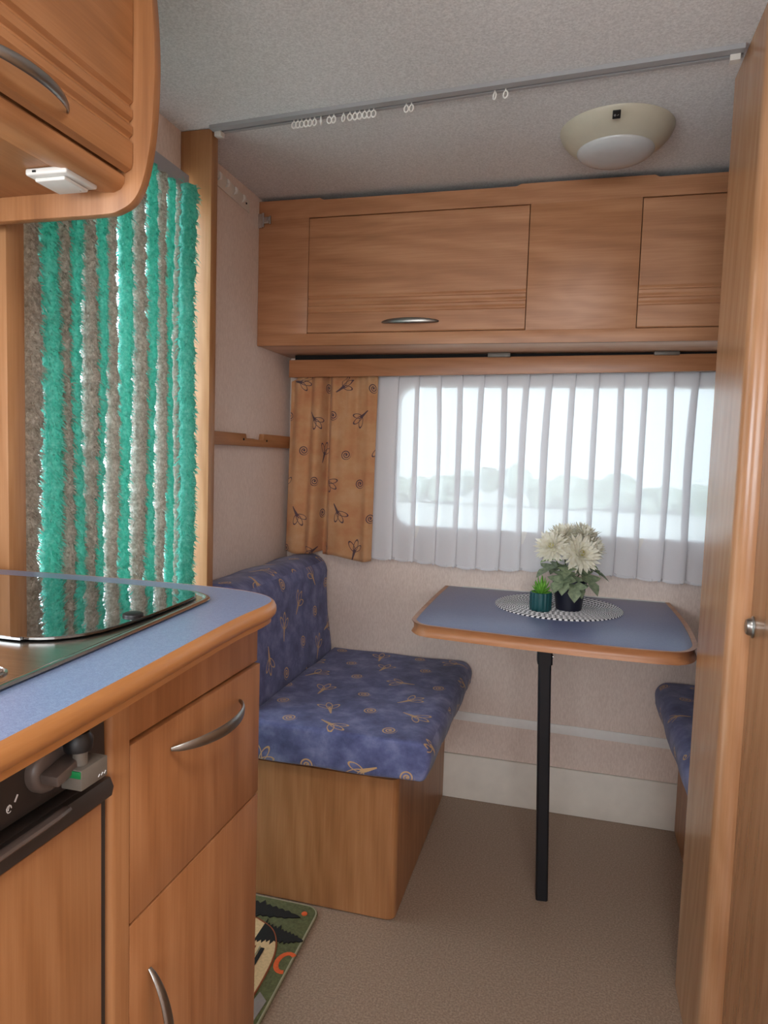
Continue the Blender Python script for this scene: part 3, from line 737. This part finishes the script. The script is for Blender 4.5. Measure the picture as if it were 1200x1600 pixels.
# succulent
c = Vector((-.066, 2.03, zp)); sp_ = thing('succulent_pot', 'small bright green succulent in a ribbed dark teal pot on the placemat', 'potted plant', c)
g = G(); N = 72; vs = []; fs = []; pf = [(.0265, 0), (.0290, .002), (.0300, .010), (.0305, .046), (.0302, .052), (.0285, .053), (.0270, .050), (.0265, .044)]
for r_, h_ in pf:
    for k in range(N):
        a = 2*PI*k/N; rr = r_*(1+.03*math.cos(a*18)*(1 if r_ > .0288 else 0)); vs.append(c+Vector((rr*math.cos(a), rr*math.sin(a), h_)))
for i in range(len(pf)-1):
    for k in range(N): fs.append((i*N+k, i*N+(k+1) % N, (i+1)*N+(k+1) % N, (i+1)*N+k))
fs += [tuple(range(N))[::-1], tuple((len(pf)-1)*N+k for k in range(N))]
g.add(vs, fs).build('pot', M_POT2, sp_)
def fleshy(base, d, L_, w_):
    d = d.normalized(); sd = d.cross(Vector((0, 0, 1))).normalized(); up = sd.cross(d)
    pts = [base+d*L_*t+up*L_*.18*t*t for t in (0, .25, .5, .75, 1)]; return G().sweep(pts, [(w_*.7, w_*.4), (w_, w_*.55), (w_*.95, w_*.5), (w_*.6, w_*.35), (w_*.08, w_*.08)], 6, up=up)
k = 0
for lay, (cnt_, el, ll) in enumerate(((11, .18, .027), (10, .50, .032), (9, .85, .037), (6, 1.15, .042), (3, 1.42, .044))):
    for j in range(cnt_):
        a = 2*PI*j/cnt_+lay*.5+random.uniform(-.1, .1); dd = Vector((math.cos(a)*math.cos(el), math.sin(a)*math.cos(el), math.sin(el)))
        fleshy(c+Vector((0, 0, .0455+.002*lay))+dd*.004, dd, ll*random.uniform(.9, 1.1), .0046).build('leaf', M_SUCC, sp_, smooth=60); k += 1
# flowers
c = Vector((.012, 2.075, zp)); fp = thing('flower_pot', 'large cream chrysanthemums in a tapered navy black pot on the placemat', 'potted plant', c)
G().lathe([(.034, 0), (.036, .001), (.0455, .068), (.0475, .069), (.0490, .088), (.0480, .0895), (.0465, .088), (.0440, .074), (0.0, .074)], c, 48).build('pot', M_POT, fp)
G().lathe([(.0438, .0745), (.040, .078), (.02, .080), (0, .080)], c, 32).build('filling', M_SOIL, fp)
rgt = Vector((_r.x, _r.y, 0)).normalized(); tow = Vector((_f.x, _f.y, 0)).normalized()*-1   # across and towards the aisle
def off(a, b, h): return c+rgt*a+tow*b+Vector((0, 0, h))
heads = [(-.062, .020, .185, .052, (-.5, .75, .45)), (.016, .042, .170, .060, (.15, .85, .30)), (.064, .006, .186, .048, (.8, .35, .35)), (-.026, -.004, .216, .050, (-.2, .3, .9)), (.036, .0, .220, .050, (.3, .3, .9)), (.01, -.045, .19, .042, (0, -.7, .6))]
for hi_, (a, b, h, R_, dn) in enumerate(heads):
    hc = off(a, b, h); D = (rgt*dn[0]+tow*dn[1]+Vector((0, 0, dn[2]))).normalized()
    X = D.cross(Vector((0, 0, 1))).normalized(); Y = D.cross(X)
    g = G(); rr = random.Random(hi_+3)
    for lay, (cnt_, el, ll) in enumerate(((24, -.25, 1.0), (24, .05, .98), (22, .35, .88), (18, .65, .72), (14, .95, .55), (9, 1.25, .38))):
        for j in range(cnt_):
            an = 2*PI*(j+rr.uniform(-.3, .3))/cnt_+lay; e = el+rr.uniform(-.12, .12); L_ = R_*ll*rr.uniform(.86, 1.1)
            rad = X*math.cos(an)+Y*math.sin(an); d_ = rad*math.cos(e)+D*math.sin(e); n_ = D*math.cos(e)-rad*math.sin(e); s_ = d_.cross(n_).normalized()
            w_ = R_*.085*rr.uniform(.8, 1.2); cv_ = rr.uniform(.10, .32)*L_
            P = [hc+d_*.002, hc+d_*L_*.4-n_*cv_*.12, hc+d_*L_*.78+n_*cv_*.15, hc+d_*L_+n_*cv_*.6]
            vs = [P[0]-s_*w_*.4, P[0]+s_*w_*.4, P[1]-s_*w_, P[1]+s_*w_, P[1]-n_*w_*.4, P[2]-s_*w_*.9, P[2]+s_*w_*.9, P[2]-n_*w_*.3, P[3]]
            g.add(vs, [(0, 1, 4), (0, 4, 2), (1, 3, 4), (2, 4, 7, 5), (4, 3, 6, 7), (5, 7, 8), (7, 6, 8)])
    fo_ = g.build('flower', M_PETAL, fp, smooth=50, recalc=False)
    bm = G(); e_ = Matrix((X, Y, D)).transposed()
    bm.lathe([(0.0, .0), (R_*.16, .001), (R_*.15, R_*.16), (R_*.07, R_*.24), (0, R_*.25)], hc, 12, tilt=e_).build('flower_centre', M_EYE, fo_)
    bs = c+Vector((rgt*a*.15+tow*b*.15))+Vector((0, 0, .078)); md = (bs+hc)/2+(rgt*a+tow*b)*.15
    pts = [bs.lerp(md, t).lerp(md.lerp(hc-D*.004, t), t) for t in (0, .2, .4, .6, .8, 1)]
    G().sweep(pts, [.0017]*6, 6).build('stem', M_STEM, fp)
def lobed(base, d, nrm, L_, W_, droop, mat):
    d = d.normalized(); s_ = d.cross(nrm).normalized(); n_ = s_.cross(d).normalized()
    half = [(0, .04), (.10, .05), (.22, .34), (.32, .52), (.37, .42), (.36, .24), (.50, .44), (.62, .58), (.66, .44), (.64, .22), (.78, .30), (.88, .20), (1.0, 0)]
    mid = [0, .10, .22, .32, .36, .37, .50, .62, .65, .65, .78, .88, 1.0]
    g = G(); vs = []
    for (t, w_), m_ in zip(half, mid):
        for sg, ww, tt in ((-1, w_, t), (0, 0, m_), (1, w_, t)):
            vs.append(base+d*L_*tt+s_*sg*ww*W_-n_*(droop*L_*tt*tt)+n_*(abs(ww)*W_*.35)*(1 if sg else 0))
    fs = []
    for i in range(len(half)-1):
        fs += [(i*3, i*3+1, i*3+4, i*3+3), (i*3+1, i*3+2, i*3+5, i*3+4)]
    return g.add(vs, fs)
lv = [(-.030, .018, .150, (-1, .35, -.25), .085, 0), (-.020, .035, .140, (-.45, .8, -.75), .075, 0), (.004, .040, .125, (-.1, .8, -.75), .075, 0), (.020, .035, .140, (.5, .7, -.55), .085, 0), (.030, .010, .150, (1, .2, -.35), .085, 0),
      (-.045, .012, .160, (-1, .2, .05), .06, 1), (.062, .012, .160, (.9, .3, -.55), .055, 1), (.01, .03, .12, (.35, .9, -.9), .06, 0), (-.01, .02, .13, (-.7, .7, -.5), .08, 0), (.04, .02, .135, (.8, .5, -.75), .07, 0), (0, -.03, .14, (-.4, -1, -.3), .08, 0), (.03, -.03, .14, (.6, -1, -.3), .08, 0), (-.015, .045, .150, (-.5, 1, -.3), .06, 0), (.0, .02, .13, (-.15, .6, -1), .065, 0)]
for a, b, h, dn, L_, mt in lv:
    base = off(a*.5, b*.5, h-.02); D = rgt*dn[0]+tow*dn[1]+Vector((0, 0, dn[2]+.25))
    L_ *= 1.15; l_ = lobed(base, D, Vector((0, 0, 1)), L_, L_*.72, .35, mt).build('leaf', M_LEAFB if mt else M_LEAF, fp, smooth=60, recalc=False)
    q0 = c+Vector((0, 0, .09))
    if mt: l_['label'] = 'fresh green leaf'
G().sweep([c+Vector((0, 0, .079)), off(0, .008, .12), off(.0, .012, .15)], [.003, .0026, .002], 8).build('main_stem', M_STEM, fp)

# ================================================================= DOOR MAT
mt = thing('door_mat', 'green door mat with black fir trees on the floor by the kitchen unit', 'mat', (-.75, 1.42, 0))
ml = arc(-.595, 1.583, .033, 90, 0, 6)+[(-.556, 1.24)]+arc(-.587, .955, .033, 0, -90, 6)+[(-.86, .922), (-.86, 1.616)]
G().prism(ml, 'z', .0006, .009, bev=.003).build('pile', M_RUG, mt)
g = G(); pts = [(x, y, .0065) for x, y in arc(-.598, 1.580, .033, 90, 0, 6)+[(-.559, 1.24)]+arc(-.590, .958, .033, 0, -90, 6)+[(-.857, .925), (-.857, 1.613)]]
g.sweep(pts, [(.0032, .0032)]*len(pts), 6, closed=True).build('border', M_RUGE, mt)
def fir(x0, x1, y, hw, name='fir_tree'):
    """fir lying along x, tip at x1"""
    p = []; n_ = 11
    for i in range(n_):
        t = i/n_; w_ = hw*(1-t)**.8; xa = x0+(x1-x0)*t
        p += [(xa, y+w_*random.uniform(.75, 1.1)), (xa+(x1-x0)/n_*.55, y+w_*.55)]
    q = [(xa, 2*y-yy+random.uniform(-.002, .002)) for xa, yy in p][::-1]
    G().prism(p+[(x1, y)]+q, 'z', .0088, .0118).build(name, M_RUGB, mt, smooth=0)
fir(-.80, -.598, 1.562, .054); fir(-.672, -.560, 1.484, .050)
blob = [(-.85, 1.530), (-.72, 1.530), (-.685, 1.522), (-.645, 1.500), (-.618, 1.460), (-.602, 1.40), (-.598, 1.30), (-.605, 1.20), (-.66, 1.15), (-.85, 1.15)]; blob = catmull(blob, 4)
G().prism(blob, 'z', .0087, .0112).build('cream_shape', M_RUGC, mt)
g = G(); g.sweep([(x, y, .0112) for x, y in blob[4:-4]], [(.0022, .001)]*len(blob[4:-4]), 6).build('outline', M_RUGN, mt)
G().prism([(-.76, 1.435), (-.658, 1.435), (-.655, 1.33), (-.76, 1.30)], 'z', .0112, .0122).build('brown_shape', M_RUGN, mt)
g = G(); g.sweep([(-.640, 1.432, .0124), (-.638, 1.38, .0124), (-.64, 1.31, .0124)], [(.005, .001)]*3, 6).build('dark_line', M_RUGB, mt)
g = G(); g.sweep([(-.648, 1.436, .0123), (-.647, 1.38, .0123), (-.65, 1.31, .0123)], [(.0016, .001)]*3, 6).build('pale_line', M_RUGE, mt)
pts = [(-.572+.020*math.cos(a), 1.407+.030*math.sin(a), .0095) for a in np.linspace(math.radians(55), math.radians(290), 14)]
G().sweep(pts, [(.0058, .001)]*14, 6).build('orange_crescent', M_RUGO, mt)
G().lathe([(0, 0), (.008, 0), (.007, .002), (0, .002)], (-.594, 1.592-.012, .0087), 14).build('orange_dot', M_RUGO, mt)
G().prism([(-.60, 1.225), (-.570, 1.225), (-.566, 1.29), (-.590, 1.31)], 'z', .0088, .0105).build('grey_patch', M_RUGG, mt)

# ================================================================= KITCHEN UNIT
XF = -.413
kc = thing('kitchen_base_cabinet', 'wooden kitchen base cabinet with a flap above a cupboard door', 'cabinet', (-.6, .735, 0))
B(-.95, XF-.019, .596, .896, .06, .932, bev=0).build('carcass', W_V, kc)
B(XF-.018, XF-.004, .5935, .8965, .868, .932, bev=.001).build('top_rail', W_V, kc)
sx = [(XF-.03, .5925), (XF-.03, .5625)]+[(XF-.008, .5625)]+arc(XF-.009, .5715, .009, -90, 0, 5)+[(XF, .5925)]
G().prism(sx, 'z', .012, .932, bev=0).build('stile', W_V2, kc)
B(XF-.0175, XF, .5945, .8975, .6765, .8650, bev=.0012).build('flap', W_V, kc)
fl_ = kc.children[-1]
ft = [c_ for c_ in kc.children if c_.name.startswith('flap')][0]; ft.name = 'drawer'
bow_handle((XF, .7495, .832), (0, 1, 0), (1, 0, 0), .166, .030, .015, M_SATIN, ft)
ld = B(XF-.0175, XF, .5945, .8975, .07, .6735, bev=.0012).build('door', W_V, kc)
bow_handle((XF, .628, .522), (0, 0, 1), (1, 0, 0), .166, .026, .015, M_SATIN, ld)
B(-.93, XF-.04, .60, .89, .002, .06, bev=.001).build('kick_board', M_BROWN, kc)
kc2 = thing('kitchen_end_cabinet', 'wooden kitchen cabinet on the near side of the fridge', 'cabinet', (-.6, -.3, 0))
B(-.95, XF-.001, -.60, .048, .012, .932, bev=.001).build('body', W_V, kc2)

# worktop
wt = thing('worktop', 'blue laminate kitchen worktop with a rounded wooden front edge', 'worktop', (-.65, .2, .934))
oc_ = [(-.352, -.60), (-.352, -.25), (-.3525, .05), (-.353, .22), (-.3538, .31), (-.3565, .40), (-.362, .52), (-.3705, .66), (-.375, .76), (-.3735, .825), (-.378, .862), (-.396, .889), (-.425, .907), (-.47, .919), (-.54, .925), (-.70, .926), (-.90, .916), (-.9515, .912)]
ow = catmull([(x, y) for x, y in oc_][::1], 4)   # runs from the near end round the corner to the wall: inside lies to the left
lamw = inset(ow, .0032)
G().prism(lamw+[(-.971, .912), (-.971, -.60)], 'z', .9605, .9638, bev=0).build('laminate_top', M_TOP, wt)
G().prism(inset(ow, .022)+[(-.971, .895), (-.971, -.60)], 'z', .9358, .9604, bev=0).build('core_board', W_EDGE, wt)
g = G(); N = len(ow); prof = []
for a in (90, 60, 30, 0, -30, -60, -90): prof.append((.0045-.013*math.cos(math.radians(a)), .9485+.0150*math.sin(math.radians(a))))
prof = [(.0045, .9637)]+prof[1:-1]+[(.0045, .9335), (.03, .9335), (.03, .9352)]
prof = [(.0034, .9641), (.0022, .9636), (-.0008, .9612), (-.0030, .9565), (-.0036, .9510), (-.0025, .9470), (.0010, .9430), (.0060, .9405), (.016, .9362), (.016, .9356), (.0034, .9359)]
K = len(prof); vs = []; fs = []; ii = inset(ow, .01)
for i in range(N):
    o_ = Vector(ow[i]); n_ = (Vector(ii[i])-o_).normalized()
    fade = 1.0 if i < 48 else max(.1, 1-(i-48)*.16)
    for d_, z_ in prof: q = o_+n_*(d_ if d_ > 0 else d_*fade); vs.append((q.x, q.y, z_))
for i in range(N-1):
    for k in range(K): fs.append((i*K+k, (i+1)*K+k, (i+1)*K+(k+1) % K, i*K+(k+1) % K))
fs += [tuple(range(K)), tuple((N-1)*K+k for k in range(K))[::-1]]
g.add(vs, fs).build('edge_band', W_EDGE, wt)

# hob / sink unit
hb = thing('hob_unit', 'stainless steel hob and sink unit under a smoked glass lid, set in the worktop', 'hob', (-.68, .4, .964))
so = [(-.425, -.25), (-.428, .30), (-.432, .46), (-.440, .62), (-.450, .78), (-.4555, .828), (-.475, .852), (-.51, .866), (-.60, .870), (-.75, .866), (-.93, .852)]
sw_ = catmull(so, 5)
G().prism(inset(sw_, .010)+[(-.93, -.25)], 'z', .9640, .9668, bev=.0008).build('steel_plate', M_STEEL, hb, smooth=0)
g = G(); rp = [(x, y, .9662) for x, y in inset(sw_, .005)]+[(-.93, -.25, .9662)]; g.sweep(rp, [(.0050, .0022)]*len(rp), 8, closed=True).build('rim', M_CHROME, hb)
gl = [(-.93, .566), (-.56, .566), (-.52, .570), (-.492, .582), (-.474, .605), (-.465, .64), (-.462, .70), (-.4665, .79), (-.472, .822), (-.485, .838), (-.51, .846), (-.60, .850), (-.75, .846), (-.93, .836)]
gc = catmull(gl, 5); G().prism([p for p in gc], 'z', .9682, .9716, bev=.0006, seg=1).build('glass_lid', M_LID, hb, smooth=0)
lidob = [c_ for c_ in hb.children if c_.name.startswith('glass_lid')][0]
for x, y in ((-.88, .60), (-.88, .80), (-.54, .60), (-.54, .80)): B(x-.008, x+.008, y-.008, y+.008, .9669, .9681, bev=.0003).build('lid_pad', M_BLACK, lidob)
G().lathe([(.0115, 0), (.0115, .0022), (.009, .0034), (.0, .0034)], (-.4765, .690, .9717), 28).build('rubber_buffer', M_BLACK, lidob)
G().lathe([(.0175, .0), (.0175, .0012), (.0155, .0022), (.0145, .0012), (.0145, .0008), (0, .0008)], (-.472, .475, .9669), 36).build('knob_ring', M_CHROME, hb)
G().lathe([(.0138, 0), (.0138, .0012), (.0, .0012)], (-.472, .475, .9678), 32).build('recessed_cap', M_BROWN2, hb)

# fridge
fr = thing('fridge', 'built-in fridge with dark brown control panel and wooden door panel', 'fridge', (-.66, .305, .01))
B(-.93, -.432, .052, .560, .012, .931, bev=.002).build('body', M_BROWN, fr)
cp = G().prism([(-.4315, .858), (-.420, .858), (-.416, .866), (-.4175, .930), (-.4315, .930)], 'y', .053, .559, bev=.001).build('control_panel', M_BROWN, fr)
kn = Matrix.Rotation(PI/2, 3, 'Y')
K0 = Vector((-.4165, .478, .893))
kb = G().lathe([(.0205, 0), (.0205, .006), (.0190, .009), (.016, .0105), (0, .0105)], K0, 36, tilt=kn).build('knob', M_BROWN2, cp)
kr = Matrix.Rotation(math.radians(12), 3, 'X')
q = G().box(-.0016, .016, -.016, .016, -.0052, .0052, bev=.0025); q.v = [tuple(kr @ Vector(p)+K0+Vector((.0121, 0, 0))) for p in q.v]
q.build('knob_grip', M_BROWN2, kb) if False else q.build('knob_grip', M_BROWN2, cp)
# white print: flame marks and ticks
g = G()
def stroke(pts, w_=.0006): g.sweep([(-.4162+.0, y, z) for y, z in pts], [(w_, .0003)]*len(pts), 4, up=(1, 0, 0))
stroke([(.4505, .918), (.4535, .922)], .001); stroke([(.447, .877), (.450, .882)], .001)
for (yc_, zc_) in ((.443, .915), (.441, .874)):
    stroke([(yc_+.0025*math.cos(a), zc_+.003*math.sin(a)) for a in np.linspace(0, 5.5, 9)]); stroke([(yc_-.001, zc_-.001), (yc_+.0005, zc_+.0035)])
stroke([(.474, .927), (.477, .9275)], .001)
g.build('panel_marks', M_CORK, cp)
lkx = G().box(-.400, -.380, .480, .514, .8755, .8935, bev=.001).box(-.4155, -.3995, .498, .512, .877, .891, bev=.0005); 
lo_ = lkx.build('door_lock', M_GREYL, fr)
B(-.3995, -.3805, .4788, .4803, .8865, .8925, bev=.0004).build('green_indicator', M_GREEN, lo_)
G().lathe([(.0060, 0), (.0060, .011), (.005, .012), (0, .012)], (-.390, .491, .8937), 20).build('lock_pin', M_GREYL, lo_)
G().lathe([(.005, 0), (.0115, .002), (.0125, .011), (.009, .017), (0, .018)], (-.391, .490, .9050), 20).build('lock_cap', M_BLACK, lo_)
g = G(); 
for yy in (.501, .505, .509): g.sweep([(-.3798, yy, .879), (-.3798, yy+.002, .881)], [(.0005, .0003)]*2, 4)
g.build('lock_marks', M_CORK, lo_)
fd = B(-.4310, -.414, .053, .5575, .020, .852, bev=.002).build('door', M_BROWN, fr)
B(-.4138, -.4115, .060, .5475, .030, .828, bev=.0006).build('door_panel', W_Y if False else W_V2, fd)
g = G().prism([(-.4138, .832), (-.405, .834), (-.403, .843), (-.407, .8515), (-.4138, .8515)], 'y', .056, .555, bev=.001); g.build('door_top_bar', M_BROWN, fd)
g = G(); g.sweep([(-.4045, .12, .850), (-.400, .16, .854), (-.399, .40, .854), (-.399, .47, .854), (-.4045, .492, .851)], [(.005, .0028)]*5, 8).build('grip', M_BROWN2, fd)

# ================================================================= OVERHEAD KITCHEN CABINET
oh = thing('kitchen_wall_cabinet', 'wooden kitchen wall cabinet at upper left with curved end panel', 'cabinet', (-.78, .5, 1.53))
rimp = [(XL+.001, 1.500), (-.74, 1.4995), (-.67, 1.500), (-.648, 1.5035), (-.628, 1.513), (-.614, 1.530), (-.604, 1.558), (-.596, 1.60), (-.5915, 1.65), (-.590, 1.70), (-.592, 1.75), (-.597, 1.80), (-.606, 1.85), (-.618, 1.90), (-.634, ZC-.001), (XL+.001, ZC-.001)]
rimp = [rimp[0]]+catmull(rimp[1:-1], 5)+[rimp[-1]]
G().prism(rimp, 'y', .900, .916, bev=.0015).build('end_panel', W_JAMB if False else W_V2, oh)
def ohprof():
    p = [(-.645, 1.5605), (-.636, 1.5545), (-.626, 1.5585), (-.6235, 1.566), (-.6235, 1.588)]
    for z in (1.600, 1.622, 1.645): p += [(-.6235, z-.006), (-.6285, z-.0015), (-.6285, z+.0015), (-.6235, z+.006)]
    p += [(-.6235, 1.80), (-.628, 1.90), (-.634, 1.945), (-.648, 1.945)]; return p
od = G().prism(ohprof(), 'y', .205, .8988, bev=.001, seg=1).build('door', W_Y, oh, smooth=20)
bow_handle((-.6235, .680, 1.574), (0, 1, 0), (1, 0, 0), .168, .028, .016, M_SATIN, od)
G().prism([(-.690, 1.5340), (-.672, 1.5300), (-.655, 1.5290), (-.644, 1.5330), (-.638, 1.5410), (-.637, 1.5495), (-.640, 1.5530), (-.690, 1.5530)], 'y', .205, .8995, bev=0).build('valance', W_Y, oh)
B(XL+.001, -.6905, .205, .8995, 1.534, 1.548, bev=.001).build('underside', W_Y, oh)
B(XL+.001, -.649, .206, .899, 1.5535, ZC-.002, bev=0).build('carcass', W_V, oh)
# light switch under the cabinet
ls = thing('light_switch', 'white plastic rocker light switch under the kitchen wall cabinet', 'switch', (-.715, .845, 1.5335))
g = G(); g.box(-.730, -.664, .812, .876, 1.5245, 1.5337, bev=.003, seg=3).build('base', M_WHITE, ls)
g = G(); g.box(-.722, -.674, .821, .869, 1.5190, 1.5242, bev=.002, seg=3).build('rocker', M_WHITE, ls)
B(-.7175, -.7120, .8108, .8122, 1.5275, 1.5300, bev=.0003).build('screw_slot', M_DARK, ls)
G().lathe([(0, 0), (.0014, 0), (.0014, .0006), (0, .0006)], (-.681, .861, 1.5184), 10).build('pilot_dot', M_CHROME, ls)

# ================================================================= WARDROBE
wd = thing('wardrobe', 'tall wooden wardrobe on the right with a rounded corner post', 'wardrobe', (.6, 1.0, 0))
r = .030
G().prism([(.284, 1.612), (.282, 1.610), (.282, 1.3625)]+[(.282+r*(1-math.cos(a)), 1.3625-r*math.sin(a)) for a in np.linspace(.12, PI/2, 9)]+[(.345, 1.3325), (.345, 1.612)], 'z', .002, ZC-.001, bev=0).build('corner_post', W_WD, wd)
dr = B(.316, .334, .72, 1.3315, .04, ZC-.02, bev=.002).build('door', W_WD, wd)
B(.335, .972, .60, 1.331, .002, ZC-.001, bev=0).build('carcass', W_WD, wd)
B(.346, .972, 1.332, 1.611, .002, ZC-.001, bev=0).build('far_side', W_WD, wd)
B(.3155, .3345, .601, .717, .002, ZC-.001, bev=.001).build('near_stile', W_WD, wd)
kp = raypt(1176, 980, 1.0)  # direction only
d = _f+_r*((1176-600)/1092.5)-_u*((980-800)/1092.5); t = .315/d.x; kp = Vector((0, 0, 1.16))+d*t
km = Matrix.Rotation(-PI/2, 3, 'Y')
g = G(); g.lathe([(.0165, 0), (.0165, .002), (.0135, .004), (.0125, .009), (.0105, .0115), (.0, .012)], (0, 0, 0), 32, tilt=km)
g.v = [(.3158+p[0], kp.y+p[1]*.95, kp.z+p[2]*1.15) for p in g.v]; ko = g.build('lock_knob', M_SATIN, dr)

for ob in SC.objects:
    if '_l' in ob: del ob['_l']
